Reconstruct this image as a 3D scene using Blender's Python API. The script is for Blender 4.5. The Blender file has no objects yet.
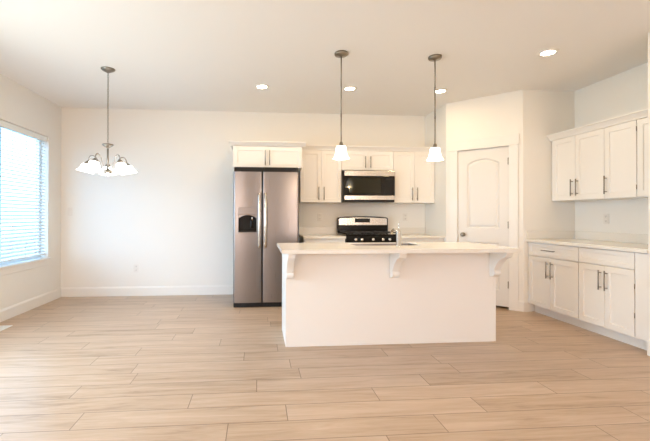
import bpy, bmesh, math, random
from mathutils import Vector, Matrix

C = bpy.context.scene.collection
S = bpy.context.scene
PI = math.pi

# ---------------------------------------------------------------- camera
cam = bpy.data.cameras.new('camera')
cam.sensor_width = 36.0
cam.lens = 380.15 / 650 * 36.0
cam.shift_x = (325 - 289.7) / 650
cam.shift_y = (213.9 - 220.5) / 650
cam.clip_start = 0.02
cam.clip_end = 200
co = bpy.data.objects.new('camera', cam)
C.objects.link(co)
yaw, pitch, roll = 0.08357, 0.00456, 0.0014
fw = Vector((math.sin(yaw) * math.cos(pitch), math.cos(yaw) * math.cos(pitch), math.sin(pitch)))
rt = Vector((math.cos(yaw), -math.sin(yaw), 0))
up = rt.cross(fw)
r2 = rt * math.cos(roll) + up * math.sin(roll)
u2 = up * math.cos(roll) - rt * math.sin(roll)
m = Matrix((r2, u2, -fw)).transposed().to_4x4()
m.translation = Vector((-0.1892, -5.7562, 1.1803))
co.matrix_world = m
S.camera = co

# ---------------------------------------------------------------- world, lights, exposure
w = bpy.data.worlds.new('daylight_sky')
S.world = w
w.use_nodes = True
bgn = w.node_tree.nodes['Background']
bgn.inputs['Color'].default_value = (0.25, 0.57, 1.0, 1)
bgn.inputs['Strength'].default_value = 7.4
S.view_settings.view_transform = 'Standard'
S.view_settings.look = 'None'
S.view_settings.exposure = -0.02
S.view_settings.gamma = 1.0
S.view_settings.use_curve_mapping = False


def area(name, loc, rot, sx, sy, power, color):
    l = bpy.data.lights.new(name, 'AREA')
    l.shape = 'RECTANGLE'
    l.size, l.size_y, l.energy, l.color = sx, sy, power, color
    o = bpy.data.objects.new(name, l)
    C.objects.link(o)
    o.location, o.rotation_euler = loc, rot
    return o


DAY = (1.0, 0.95, 0.87)
# daylight outside the patio door, and added warm fill outside the front windows
area('daylight_patio_door', (-3.75, -3.5, 1.3), (0, -PI / 2 + 0.25, 0), 2.2, 2.6, 155, DAY)
area('warm_fill_front', (-2.05, -9.2, 1.45), (PI / 2, 0, 0), 1.5, 1.9, 130, (1.0, 0.57, 0.27))
area('warm_fill_front_right', (2.1, -9.2, 1.45), (PI / 2, 0, 0), 1.5, 1.9, 128, (1.0, 0.57, 0.27))
WARM = (1.0, 0.74, 0.46)


def ceiling_disc_light(name, x, y, power, color, z=2.743):
    """round disc light just under the ceiling, shining down"""
    l = bpy.data.lights.new(name, 'AREA')
    l.shape, l.size, l.energy, l.color = 'DISK', 0.11, power, color
    o = bpy.data.objects.new(name, l)
    C.objects.link(o)
    o.location = (x, y, z - 0.008)
    return o


# warm fill lights added behind the camera, without any fixtures
for lx, ly in ((-0.4, -5.2), (2.3, -4.9), (0.4, -7.2), (2.6, -7.0)):
    ceiling_disc_light('added_fill_light', lx, ly, 0.6, WARM)


# ---------------------------------------------------------------- dimensions
H = 2.743
XL, XP, XR = -3.027, 2.422, 3.757
PA = 0.666                       # pantry return depth
PS = 0.6535                      # diagonal run along each axis
XB, YS = XP + PS, -(PA + PS)     # pantry outer corner, side wall plane
YF = -8.7                        # wall behind the camera
WY0, WY1, WZ0, WZ1 = -0.336, -2.00, 0.604, 2.247


# ---------------------------------------------------------------- materials
def mat(name):
    m_ = bpy.data.materials.new(name)
    m_.use_nodes = True
    return m_, m_.node_tree, m_.node_tree.nodes['Principled BSDF']


def simple(name, col, rough=0.5, metal=0.0, spec=0.5, noise=0.0, nscale=30, bump=0.0, bscale=200, coat=0.0):
    m_, t, b = mat(name)
    b.inputs['Base Color'].default_value = (*col, 1)
    b.inputs['Roughness'].default_value = rough
    b.inputs['Metallic'].default_value = metal
    b.inputs['Specular IOR Level'].default_value = spec
    b.inputs['Coat Weight'].default_value = coat
    tc = t.nodes.new('ShaderNodeTexCoord')
    if noise:
        n = t.nodes.new('ShaderNodeTexNoise')
        n.inputs['Scale'].default_value = nscale
        n.inputs['Detail'].default_value = 3
        t.links.new(tc.outputs['Object'], n.inputs['Vector'])
        mx = t.nodes.new('ShaderNodeMix')
        mx.data_type = 'RGBA'
        mx.inputs[6].default_value = (*[c * (1 - noise) for c in col], 1)
        mx.inputs[7].default_value = (*[min(1, c * (1 + noise)) for c in col], 1)
        t.links.new(n.outputs['Fac'], mx.inputs[0])
        t.links.new(mx.outputs[2], b.inputs['Base Color'])
    if bump:
        n2 = t.nodes.new('ShaderNodeTexNoise')
        n2.inputs['Scale'].default_value = bscale
        t.links.new(tc.outputs['Object'], n2.inputs['Vector'])
        bp = t.nodes.new('ShaderNodeBump')
        bp.inputs['Strength'].default_value = bump
        bp.inputs['Distance'].default_value = 0.002
        t.links.new(n2.outputs['Fac'], bp.inputs['Height'])
        t.links.new(bp.outputs['Normal'], b.inputs['Normal'])
    return m_


def emissive(name, col, strength, base=(0.9, 0.9, 0.9)):
    m_, t, b = mat(name)
    b.inputs['Base Color'].default_value = (*base, 1)
    b.inputs['Emission Color'].default_value = (*col, 1)
    b.inputs['Emission Strength'].default_value = strength
    return m_


def brushed(name, col, rough, vertical=True):
    m_, t, b = mat(name)
    b.inputs['Metallic'].default_value = 1
    b.inputs['Base Color'].default_value = (*col, 1)
    tc = t.nodes.new('ShaderNodeTexCoord')
    mp = t.nodes.new('ShaderNodeMapping')
    mp.inputs['Scale'].default_value = (4, 4, 500) if not vertical else (500, 500, 4)
    n = t.nodes.new('ShaderNodeTexNoise')
    n.inputs['Scale'].default_value = 1
    t.links.new(tc.outputs['Object'], mp.inputs['Vector'])
    t.links.new(mp.outputs['Vector'], n.inputs['Vector'])
    mr = t.nodes.new('ShaderNodeMapRange')
    mr.inputs['To Min'].default_value = rough - 0.05
    mr.inputs['To Max'].default_value = rough + 0.07
    t.links.new(n.outputs['Fac'], mr.inputs['Value'])
    t.links.new(mr.outputs['Result'], b.inputs['Roughness'])
    return m_


def floor_material():
    m_, t, b = mat('oak_plank_floor')
    N, L = t.nodes, t.links

    def val(x, s):
        if isinstance(x, (int, float)):
            s.default_value = x
        else:
            L.new(x, s)

    def mth(op, a, b_=None, c=None):
        n = N.new('ShaderNodeMath')
        n.operation = op
        val(a, n.inputs[0])
        if b_ is not None:
            val(b_, n.inputs[1])
        if c is not None:
            val(c, n.inputs[2])
        return n.outputs[0]
    tc = N.new('ShaderNodeTexCoord')
    sp = N.new('ShaderNodeSeparateXYZ')
    L.new(tc.outputs['Object'], sp.inputs[0])
    x, y = sp.outputs[0], sp.outputs[1]
    wdt, ln = 0.187, 1.205
    v = mth('DIVIDE', mth('ADD', y, 3.571), wdt)
    row = mth('FLOOR', v)
    fv = mth('FRACT', v)
    wn = N.new('ShaderNodeTexWhiteNoise')
    wn.noise_dimensions = '1D'
    L.new(mth('ADD', row, 37.3), wn.inputs['W'])
    off = mth('MULTIPLY', wn.outputs['Value'], ln)
    known = {-2: 0.50, -1: 0.85, 0: -0.015, 1: 0.59, 2: 1.01, 3: 0.126}
    inr = mth('MULTIPLY', mth('GREATER_THAN', row, -2.5), mth('LESS_THAN', row, 3.5))
    acc = mth('MULTIPLY', off, mth('SUBTRACT', 1.0, inr))
    for k, o in known.items():
        acc = mth('ADD', acc, mth('MULTIPLY', mth('COMPARE', row, float(k), 0.25), o))
    u = mth('DIVIDE', mth('SUBTRACT', x, acc), ln)
    col = mth('FLOOR', u)
    fu = mth('FRACT', u)
    cb = N.new('ShaderNodeCombineXYZ')
    L.new(row, cb.inputs[0])
    L.new(col, cb.inputs[1])
    w2 = N.new('ShaderNodeTexWhiteNoise')
    w2.noise_dimensions = '2D'
    L.new(cb.outputs[0], w2.inputs['Vector'])
    rnd = w2.outputs['Value']
    # grain
    cg = N.new('ShaderNodeCombineXYZ')
    L.new(mth('ADD', mth('MULTIPLY', x, 1.6), mth('MULTIPLY', rnd, 40.0)), cg.inputs[0])
    L.new(mth('MULTIPLY', y, 16.0), cg.inputs[1])
    L.new(mth('MULTIPLY', rnd, 23.0), cg.inputs[2])
    n1 = N.new('ShaderNodeTexNoise')
    n1.inputs['Scale'].default_value = 1.0
    n1.inputs['Detail'].default_value = 5
    n1.inputs['Roughness'].default_value = 0.62
    n1.inputs['Distortion'].default_value = 0.6
    L.new(cg.outputs[0], n1.inputs['Vector'])
    cg2 = N.new('ShaderNodeCombineXYZ')
    L.new(mth('ADD', mth('MULTIPLY', x, 9.0), mth('MULTIPLY', rnd, 90.0)), cg2.inputs[0])
    L.new(mth('MULTIPLY', y, 130.0), cg2.inputs[1])
    n2 = N.new('ShaderNodeTexNoise')
    n2.inputs['Scale'].default_value = 1.0
    n2.inputs['Detail'].default_value = 3
    L.new(cg2.outputs[0], n2.inputs['Vector'])
    fac = mth('ADD', mth('MULTIPLY', n1.outputs['Fac'], 0.80),
              mth('ADD', mth('MULTIPLY', n2.outputs['Fac'], 0.22), mth('MULTIPLY', rnd, 0.11)))
    cr = N.new('ShaderNodeValToRGB')
    e = cr.color_ramp.elements
    e[0].position, e[0].color = 0.33, (*FLOOR_DARK, 1)
    e[1].position, e[1].color = 0.74, (*FLOOR_LIGHT, 1)
    k = cr.color_ramp.elements.new(0.50)
    k.color = (*FLOOR_MID, 1)
    L.new(fac, cr.inputs[0])
    # seams
    ey = mth('MULTIPLY', mth('MINIMUM', fv, mth('SUBTRACT', 1.0, fv)), wdt)
    ex = mth('MULTIPLY', mth('MINIMUM', fu, mth('SUBTRACT', 1.0, fu)), ln)
    ed = mth('MINIMUM', ey, ex)
    sm = N.new('ShaderNodeMapRange')
    sm.interpolation_type = 'SMOOTHSTEP'
    sm.inputs['From Min'].default_value = 0.0009
    sm.inputs['From Max'].default_value = 0.0034
    L.new(ed, sm.inputs['Value'])
    mx = N.new('ShaderNodeMix')
    mx.data_type = 'RGBA'
    mx.inputs[6].default_value = (0.20, 0.135, 0.085, 1)
    L.new(sm.outputs['Result'], mx.inputs[0])
    L.new(cr.outputs['Color'], mx.inputs[7])
    L.new(mx.outputs[2], b.inputs['Base Color'])
    b.inputs['Roughness'].default_value = 0.36
    b.inputs['Specular IOR Level'].default_value = 0.45
    bp = N.new('ShaderNodeBump')
    bp.inputs['Strength'].default_value = 0.25
    bp.inputs['Distance'].default_value = 0.003
    L.new(mth('ADD', sm.outputs['Result'], mth('MULTIPLY', n2.outputs['Fac'], 0.12)), bp.inputs['Height'])
    L.new(bp.outputs['Normal'], b.inputs['Normal'])
    return m_


FLOOR_DARK, FLOOR_MID, FLOOR_LIGHT = (0.325, 0.22, 0.14), (0.495, 0.352, 0.24), (0.605, 0.455, 0.335)
M = {}
M['wall'] = simple('warm_white_wall_paint', (0.865, 0.845, 0.80), 0.75, bump=0.15, bscale=260)
M['ceiling'] = simple('ceiling_paint', (0.90, 0.885, 0.86), 0.8, bump=0.25, bscale=140)
M['trim'] = simple('white_trim_paint', (0.86, 0.84, 0.80), 0.4)
M['door'] = simple('white_door_paint', (0.80, 0.775, 0.735), 0.4)
M['cab'] = simple('white_cabinet_paint', (0.86, 0.835, 0.795), 0.38)
M['quartz'] = simple('pale_quartz', (0.83, 0.80, 0.74), 0.18, noise=0.03, nscale=90)
M['steel'] = brushed('brushed_stainless_steel', (0.25, 0.232, 0.228), 0.29)
M['steel_h'] = brushed('brushed_stainless_steel_band', (0.66, 0.62, 0.56), 0.25, vertical=False)
M['nickel'] = simple('brushed_nickel', (0.30, 0.27, 0.23), 0.32, metal=1.0)
M['pull'] = simple('dark_nickel_pull', (0.30, 0.275, 0.245), 0.36, metal=1.0)
M['chrome'] = simple('satin_chrome', (0.72, 0.70, 0.66), 0.2, metal=1.0)
M['black'] = simple('black_enamel', (0.006, 0.006, 0.006), 0.22, spec=0.22)
M['blackglass'] = simple('black_glass', (0.008, 0.007, 0.006), 0.05, spec=0.32)
M['ovenmesh'] = simple('dark_oven_window', (0.020, 0.018, 0.010), 0.08, spec=0.32)
M['iron'] = simple('cast_iron', (0.02, 0.02, 0.02), 0.6)
M['darkgrey'] = simple('dark_grey_casing', (0.025, 0.024, 0.023), 0.5, spec=0.3)
M['rubber'] = simple('black_plastic', (0.012, 0.012, 0.013), 0.5, spec=0.3)
M['plate'] = simple('white_plastic', (0.82, 0.79, 0.74), 0.35)
M['slot'] = simple('dark_slot', (0.08, 0.07, 0.06), 0.6)
M['vinyl'] = simple('white_vinyl', (0.86, 0.88, 0.88), 0.35)
M['paper'] = simple('control_screen', (0.004, 0.006, 0.008), 0.1)
M['lens'] = emissive('lit_downlight_lens', (1.0, 0.86, 0.66), 34)
M['bulb'] = emissive('lit_bulb', (1.0, 0.84, 0.62), 30)
M['shade'] = emissive('lit_frosted_glass', (1.0, 0.93, 0.82), 5.0, (0.95, 0.94, 0.92))
M['shade2'] = emissive('lit_frosted_glass_dining', (1.0, 0.97, 0.92), 4.0, (0.95, 0.95, 0.94))
M['patio'] = simple('patio_concrete', (0.72, 0.60, 0.48), 0.9, noise=0.12, nscale=3, bump=0.3, bscale=60)
M['floor'] = floor_material()


def slat_material():
    m_, t, b = mat('white_blind_slat')
    b.inputs['Base Color'].default_value = (0.74, 0.74, 0.74, 1)
    b.inputs['Roughness'].default_value = 0.45
    tr = t.nodes.new('ShaderNodeBsdfTranslucent')
    tr.inputs['Color'].default_value = (0.94, 0.96, 0.97, 1)
    mx = t.nodes.new('ShaderNodeMixShader')
    mx.inputs[0].default_value = 0.08
    out = t.nodes['Material Output']
    t.links.new(b.outputs[0], mx.inputs[1])
    t.links.new(tr.outputs[0], mx.inputs[2])
    t.links.new(mx.outputs[0], out.inputs['Surface'])
    return m_


def glass_material():
    m_, t, b = mat('window_glass')
    t.nodes.remove(b)
    tr = t.nodes.new('ShaderNodeBsdfTransparent')
    tr.inputs['Color'].default_value = (0.95, 0.98, 0.97, 1)
    gl = t.nodes.new('ShaderNodeBsdfGlossy')
    gl.inputs['Roughness'].default_value = 0.02
    mx = t.nodes.new('ShaderNodeMixShader')
    mx.inputs[0].default_value = 0.05
    t.links.new(tr.outputs[0], mx.inputs[1])
    t.links.new(gl.outputs[0], mx.inputs[2])
    t.links.new(mx.outputs[0], t.nodes['Material Output'].inputs['Surface'])
    return m_


M['slat'] = slat_material()
M['glass'] = glass_material()


# ---------------------------------------------------------------- mesh helpers
def add_box(bm, x0, x1, y0, y1, z0, z1, bev=0.0):
    x0, x1 = min(x0, x1), max(x0, x1)
    y0, y1 = min(y0, y1), max(y0, y1)
    z0, z1 = min(z0, z1), max(z0, z1)
    t = bmesh.new()
    bmesh.ops.create_cube(t, size=1.0)
    for v in t.verts:
        v.co = Vector(((x0 + x1) / 2 + v.co.x * (x1 - x0), (y0 + y1) / 2 + v.co.y * (y1 - y0),
                       (z0 + z1) / 2 + v.co.z * (z1 - z0)))
    if bev:
        bmesh.ops.bevel(t, geom=t.edges[:], offset=bev, segments=2, profile=0.5, affect='EDGES')
    merge(bm, t)


def merge(bm, t, mtx=None):
    if mtx:
        t.transform(mtx)
    me = bpy.data.meshes.new('tmp')
    t.to_mesh(me)
    t.free()
    bm.from_mesh(me)
    bpy.data.meshes.remove(me)


def bx(*a, **k):
    bm = bmesh.new()
    add_box(bm, *a, **k)
    return bm


def add_lathe(bm, prof, seg=32, mtx=None, cap=True):
    """profile of (radius, z) spun round Z"""
    t = bmesh.new()
    rings = []
    for r, z in prof:
        rings.append([t.verts.new((r * math.cos(2 * PI * i / seg), r * math.sin(2 * PI * i / seg), z)) for i in range(seg)])
    for a, b in zip(rings, rings[1:]):
        for i in range(seg):
            t.faces.new((a[i], a[(i + 1) % seg], b[(i + 1) % seg], b[i]))
    if cap:
        t.faces.new(rings[0])
        t.faces.new(rings[-1])
    bmesh.ops.recalc_face_normals(t, faces=t.faces[:])
    for f in t.faces:
        f.smooth = len(f.verts) == 4
    merge(bm, t, mtx)


def lathe(prof, seg=32, mtx=None, cap=True):
    bm = bmesh.new()
    add_lathe(bm, prof, seg, mtx, cap)
    return bm


def add_tube(bm, pts, r, seg=10, closed=False):
    pts = [Vector(p) for p in pts]
    rs = r if isinstance(r, (list, tuple)) else [r] * len(pts)
    t = bmesh.new()
    rings = []
    n = len(pts)
    prev = None
    for i, p in enumerate(pts):
        if closed:
            d = pts[(i + 1) % n] - pts[i - 1]
        else:
            d = pts[min(i + 1, n - 1)] - pts[max(i - 1, 0)]
        d.normalize()
        if prev is None:
            a = Vector((0, 0, 1)) if abs(d.z) < 0.9 else Vector((1, 0, 0))
            nx = d.cross(a).normalized()
        else:
            nx = (prev - d * prev.dot(d)).normalized()
        prev = nx
        ny = d.cross(nx)
        rings.append([t.verts.new(p + (nx * math.cos(2 * PI * k / seg) + ny * math.sin(2 * PI * k / seg)) * rs[i]) for k in range(seg)])
    pairs = list(zip(rings, rings[1:])) + ([(rings[-1], rings[0])] if closed else [])
    for a, b in pairs:
        for k in range(seg):
            f = t.faces.new((a[k], a[(k + 1) % seg], b[(k + 1) % seg], b[k]))
            f.smooth = True
    if not closed:
        t.faces.new(rings[0])
        t.faces.new(rings[-1])
    bmesh.ops.recalc_face_normals(t, faces=t.faces[:])
    merge(bm, t)


def tube(*a, **k):
    bm = bmesh.new()
    add_tube(bm, *a, **k)
    return bm


def add_prism(bm, poly, h0, h1, axis='Z', bev=0.0):
    """extrude a 2D outline along an axis; X: (y,z)  Y: (x,z)  Z: (x,y)"""
    t = bmesh.new()

    def p(a, b, h):
        return {'X': (h, a, b), 'Y': (a, h, b), 'Z': (a, b, h)}[axis]
    v0 = [t.verts.new(p(a, b, h0)) for a, b in poly]
    v1 = [t.verts.new(p(a, b, h1)) for a, b in poly]
    n = len(poly)
    t.faces.new(v0)
    t.faces.new(v1)
    for i in range(n):
        t.faces.new((v0[i], v0[(i + 1) % n], v1[(i + 1) % n], v1[i]))
    bmesh.ops.recalc_face_normals(t, faces=t.faces[:])
    if bev:
        bmesh.ops.bevel(t, geom=t.edges[:], offset=bev, segments=1, affect='EDGES')
    merge(bm, t)


def prism(*a, **k):
    bm = bmesh.new()
    add_prism(bm, *a, **k)
    return bm


def obj(name, bm, material, parent=None, smooth_angle=None):
    me = bpy.data.meshes.new(name)
    bm.to_mesh(me)
    bm.free()
    me.materials.append(material)
    o = bpy.data.objects.new(name, me)
    C.objects.link(o)
    if parent:
        o.parent = parent
    if smooth_angle:
        for p in me.polygons:
            p.use_smooth = True
        me.set_sharp_from_angle(angle=math.radians(smooth_angle))
    return o


def tag(o, label, cat, group=None):
    o['label'] = label
    o['category'] = cat
    if group:
        o['group'] = group
    return o


def thing(name, label, cat, loc=(0, 0, 0), rotz=0.0, group=None):
    o = bpy.data.objects.new(name, None)
    o.empty_display_size = 0.1
    C.objects.link(o)
    o.location = loc
    o.rotation_euler = (0, 0, rotz)
    return tag(o, label, cat, group)


def struct(name, bm, material, parent=None):
    o = obj(name, bm, material, parent)
    if not parent:
        o['kind'] = 'structure'
    return o


def dup(root, loc, rotz=None, label=None):
    r = root.copy()
    C.objects.link(r)
    r.location = loc
    if rotz is not None:
        r.rotation_euler = (0, 0, rotz)
    if label:
        r['label'] = label
    for ch in list(root.children):
        c = ch.copy()
        C.objects.link(c)
        c.parent = r
        for g in list(ch.children):
            d = g.copy()
            C.objects.link(d)
            d.parent = c
    return r


def place(o, loc, rotz=0.0):
    o.location = loc
    o.rotation_euler = (0, 0, rotz)
    return o


# ---------------------------------------------------------------- the room
T = 0.15


def wall_y(name, x0, x1, y0, y1, holes=(), mat_=None):
    """wall running along Y between y0<y1, thickness x0..x1, rectangular holes (ya,yb,za,zb)"""
    bm = bmesh.new()
    cur = y0
    for ya, yb, za, zb in sorted(holes):
        add_box(bm, x0, x1, cur, ya, 0, H)
        if za > 0:
            add_box(bm, x0, x1, ya, yb, 0, za)
        add_box(bm, x0, x1, ya, yb, zb, H)
        cur = yb
    add_box(bm, x0, x1, cur, y1, 0, H)
    return struct(name, bm, mat_ or M['wall'])


def wall_x(name, x0, x1, y0, y1, holes=()):
    bm = bmesh.new()
    cur = x0
    for xa, xb, za, zb in sorted(holes):
        add_box(bm, cur, xa, y0, y1, 0, H)
        if za > 0:
            add_box(bm, xa, xb, y0, y1, 0, za)
        add_box(bm, xa, xb, y0, y1, zb, H)
        cur = xb
    add_box(bm, cur, x1, y0, y1, 0, H)
    return struct(name, bm, M['wall'])


struct('floor', bx(XL - T, XR + T, YF - T, T, -0.1, 0), M['floor'])
struct('ceiling', bx(XL - T, XR + T, YF - T, T, H, H + 0.1), M['ceiling'])
struct('patio', bx(-30, 30, -40, 20, -0.3, -0.2), M['patio'])
PDY0, PDY1 = -4.6, -2.4
wall_y('wall_left', XL - T, XL, YF, T, [(WY1, WY0, WZ0, WZ1), (PDY0, PDY1, 0, 2.1)])
wall_x('wall_back', XL, XR, 0, T)
wall_y('wall_right', XR, XR + T, YF, T)
FW = [(-2.8, -1.3, 0.55, 2.3), (1.4, 2.8, 0.55, 2.3)]
wall_x('wall_front', XL, XR, YF - T, YF, FW)
wall_y('wall_pantry_left', XP, XP + 0.1, -PA, 0)
wall_x('wall_pantry_right', XB, XR, YS, YS + 0.1)
SX = 3.118
wall_x('wall_stub', SX, XR, -2.91, -2.79)

# diagonal pantry wall: local x along the wall from A to B, front at local y = 0
DL = PS * math.sqrt(2)
D0, D1, DZ = 0.158, 0.766, 2.062
bm = bmesh.new()
add_box(bm, 0, D0 - 0.012, 0, 0.1, 0, H)
add_box(bm, D1 + 0.012, DL, 0, 0.1, 0, H)
add_box(bm, D0 - 0.012, D1 + 0.012, 0, 0.1, DZ + 0.012, H)
dwall = struct('wall_pantry_diagonal', bm, M['wall'])
place(dwall, (XP, -PA, 0), -PI / 4)


# baseboards
BH, BT = 0.136, 0.014


def base_prof(sgn=1):
    return [(0, 0), (BT, 0), (BT, BH - 0.022), (BT * 0.55, BH - 0.004), (BT * 0.4, BH), (0, BH)]


def baseboard_x(name, x0, x1, y):      # against a wall facing -Y
    return struct(name, prism([(y - a, b) for a, b in base_prof()], x0, x1, 'X'), M['trim'])


def baseboard_y(name, y0, y1, x, s):   # s=+1 faces +X
    return struct(name, prism([(x + s * a, b) for a, b in base_prof()], y0, y1, 'Y'), M['trim'])


baseboard_y('baseboard_left', PDY1 + 0.1, 0, XL, 1)
baseboard_y('baseboard_left_rear', YF, PDY0 - 0.1, XL, 1)
baseboard_x('baseboard_back', XL + BT, 0.42, 0)
baseboard_x('baseboard_pantry_right', XB + 0.004, 3.18, YS)
baseboard_y('baseboard_stub', -2.91, -2.79, SX, -1)
baseboard_x('baseboard_stub_front', SX, XR - BT, -2.91)
baseboard_y('baseboard_right', YF, -2.93, XR, -1)
b = struct('baseboard_front', prism([(YF + a, c) for a, c in base_prof()], XL + BT, XR - BT, 'X'), M['trim'])
for nm, a0, a1 in (('baseboard_diagonal', 0.872, DL + 0.006), ('baseboard_diagonal_left', 0, 0.05)):
    b = struct(nm, prism([(-a, c) for a, c in base_prof()], a0, a1, 'X'), M['trim'])
    place(b, (XP, -PA, 0), -PI / 4)

# ---------------------------------------------------------------- pantry door with its casing
casing = bmesh.new()
for a0, a1 in ((0.052, D0 - 0.004), (D1 + 0.004, 0.872)):
    add_box(casing, a0, a1, -0.018, -0.0005, 0, DZ + 0.004, 0.002)
add_box(casing, 0.040, 0.884, -0.024, -0.0005, DZ + 0.004, 2.200, 0.003)
for a0, a1 in ((D0 - 0.0115, D0 - 0.002), (D1 + 0.002, D1 + 0.0115)):      # jambs
    add_box(casing, a0, a1, 0, 0.1, 0, DZ + 0.0115)
add_box(casing, D0 - 0.002, D1 + 0.002, 0, 0.1, DZ + 0.002, DZ + 0.0115)
cs = struct('trim_1', casing, M['trim'])
place(cs, (XP, -PA, 0), -PI / 4)

door = bpy.data.objects.new('door_1', None)
C.objects.link(door)
door['kind'] = 'structure'
place(door, (XP, -PA, 0), -PI / 4)


def arch_outline(x0, x1, z0, zs, ztop, n=16):
    """rectangle whose top is a shallow arch: spring at zs, crown at ztop"""
    pts = [(x0, z0), (x1, z0)]
    if ztop <= zs:
        return pts + [(x1, zs), (x0, zs)]
    hw, rise = (x1 - x0) / 2, ztop - zs
    R = (hw * hw + rise * rise) / (2 * rise)
    cz = ztop - R
    a = math.asin(hw / R)
    for i in range(n + 1):
        t = a - 2 * a * i / n
        pts.append(((x0 + x1) / 2 + R * math.sin(t), cz + R * math.cos(t)))
    return pts


def inset(pts, d, cx, cz, hx, hz):
    return [(cx + (x - cx) * (hx - d) / hx, cz + (z - cz) * (hz - d) / hz) for x, z in pts]


def panel_door(x0, x1, z0, z1, yf, yb, panels):
    """slab with moulded panels: every panel is a chain of inset outlines at given depths"""
    t = bmesh.new()
    outer = [t.verts.new((x, yf, z)) for x, z in ((x0, z0), (x1, z0), (x1, z1), (x0, z1))]
    edges = [t.edges.new((outer[i], outer[(i + 1) % 4])) for i in range(4)]
    allp = []
    for pts in panels:
        xs = [p[0] for p in pts]
        zs = [p[1] for p in pts]
        cx, cz = (min(xs) + max(xs)) / 2, (min(zs) + max(zs)) / 2
        hx, hz = (max(xs) - min(xs)) / 2, (max(zs) - min(zs)) / 2
        rings = []
        for d, dep in ((0, 0), (0.004, 0.004), (0.014, 0.012), (0.020, 0.012), (0.040, 0.002)):
            rings.append([t.verts.new((x, yf + dep, z)) for x, z in inset(pts, d, cx, cz, hx, hz)])
        n = len(pts)
        edges += [t.edges.new((rings[0][i], rings[0][(i + 1) % n])) for i in range(n)]
        allp.append(rings)
    bmesh.ops.triangle_fill(t, use_beauty=True, use_dissolve=False, edges=edges, normal=(0, -1, 0))
    for rings in allp:
        n = len(rings[0])
        for a, b_ in zip(rings, rings[1:]):
            for i in range(n):
                t.faces.new((a[i], a[(i + 1) % n], b_[(i + 1) % n], b_[i]))
        t.faces.new(rings[-1])
    back = [t.verts.new((x, yb, z)) for x, z in ((x0, z0), (x1, z0), (x1, z1), (x0, z1))]
    t.faces.new(back)
    for i in range(4):
        t.faces.new((outer[i], outer[(i + 1) % 4], back[(i + 1) % 4], back[i]))
    bmesh.ops.recalc_face_normals(t, faces=t.faces[:])
    return t


p1 = arch_outline(D0 + 0.115, D1 - 0.105, 1.02, 1.868, 1.935)
p2 = arch_outline(D0 + 0.115, D1 - 0.105, 0.225, 0.835, 0)
dp = obj('door_panel', panel_door(D0, D1, 0.030, DZ - 0.002, 0.004, 0.039, [p1, p2]), M['door'], door)
kn = bmesh.new()
for prof in ([(0.027, 0), (0.027, 0.005), (0.02, 0.009)], [(0.011, 0.008), (0.011, 0.03)],
             [(0.012, 0.028), (0.024, 0.036), (0.028, 0.048), (0.024, 0.058), (0.010, 0.063)]):
    add_lathe(kn, prof, 24, Matrix.Translation((D0 + 0.068, 0.004, 0.930)) @ Matrix.Rotation(PI / 2, 4, 'X'))
obj('door_knob', kn, M['nickel'], door)
for hz in (1.874, 1.066, 0.309):
    hg = tube([(D1 + 0.003, -0.004, hz - 0.045), (D1 + 0.003, -0.004, hz + 0.045)], 0.0065, 8)
    add_box(hg, D1 - 0.012, D1 + 0.001, 0.0015, 0.0038, hz - 0.043, hz + 0.043)
    obj('door_hinge', hg, M['nickel'], door)

# ---------------------------------------------------------------- dining window, sill and blind
wf = bmesh.new()
fx0, fx1 = XL - T + 0.01, XL - T + 0.055
for a, b_, c, d in ((WY1, WY1 + 0.05, WZ0, WZ1), (WY0 - 0.05, WY0, WZ0, WZ1), (WY1 + 0.05, WY0 - 0.05, WZ0, WZ0 + 0.05),
                    (WY1 + 0.05, WY0 - 0.05, WZ1 - 0.05, WZ1), ((WY0 + WY1) / 2 - 0.03, (WY0 + WY1) / 2 + 0.03, WZ0 + 0.05, WZ1 - 0.05)):
    add_box(wf, fx0, fx1, a, b_, c, d, 0.003)
win = struct('window_1', wf, M['vinyl'])
obj('window_pane', bx(fx0 + 0.018, fx0 + 0.022, WY1 + 0.05, WY0 - 0.05, WZ0 + 0.05, WZ1 - 0.05), M['glass'], win)
sl = bx(XL - T + 0.055, XL + 0.0, WY1 + 0.002, WY0 - 0.002, WZ0 + 0.0005, WZ0 + 0.004)
add_box(sl, XL + 0.0005, XL + 0.032, WY1 - 0.035, WY0 + 0.035, WZ0 - 0.020, WZ0 + 0.004, 0.004)
obj('window_sill', sl, M['trim'], win)
obj('window_apron', bx(XL + 0.0005, XL + 0.014, WY1 - 0.01, WY0 + 0.008, WZ0 - 0.095, WZ0 - 0.0205, 0.003), M['trim'], win)

bl = thing('window_blind', 'white horizontal slat blind lowered over the dining window at left', 'blind', (XL - 0.045, 0, WZ0))
BY0, BY1 = WY0 - 0.022, WY1 + 0.022
obj('headrail', bx(-0.025, 0.035, BY1, BY0, WZ1 - WZ0 - 0.075, WZ1 - WZ0 - 0.004, 0.004), M['vinyl'], bl)
sb = bmesh.new()
NS = 34
zt, zb = WZ1 - WZ0 - 0.10, 0.095
for i in range(NS):
    zc = zt - (zt - zb) * i / (NS - 1)
    t = bmesh.new()
    pts = []
    for j in range(5):
        q = -0.5 + j / 4
        pts.append((q * 0.050, 0.004 * (1 - 4 * q * q)))
    rot = math.radians(-20)
    pr = [(a * math.cos(rot) - b_ * math.sin(rot), a * math.sin(rot) + b_ * math.cos(rot)) for a, b_ in pts]
    prb = [(a, b_ - 0.0022) for a, b_ in pr]
    ring = pr + prb[::-1]
    add_prism(sb, [(a, zc + b_) for a, b_ in ring], BY1 + 0.004, BY0 - 0.004, 'Y')
obj('slats', sb, M['slat'], bl)
obj('bottom_rail', bx(-0.026, 0.026, BY1 + 0.004, BY0 - 0.004, 0.048, 0.064, 0.004), M['vinyl'], bl)
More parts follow.
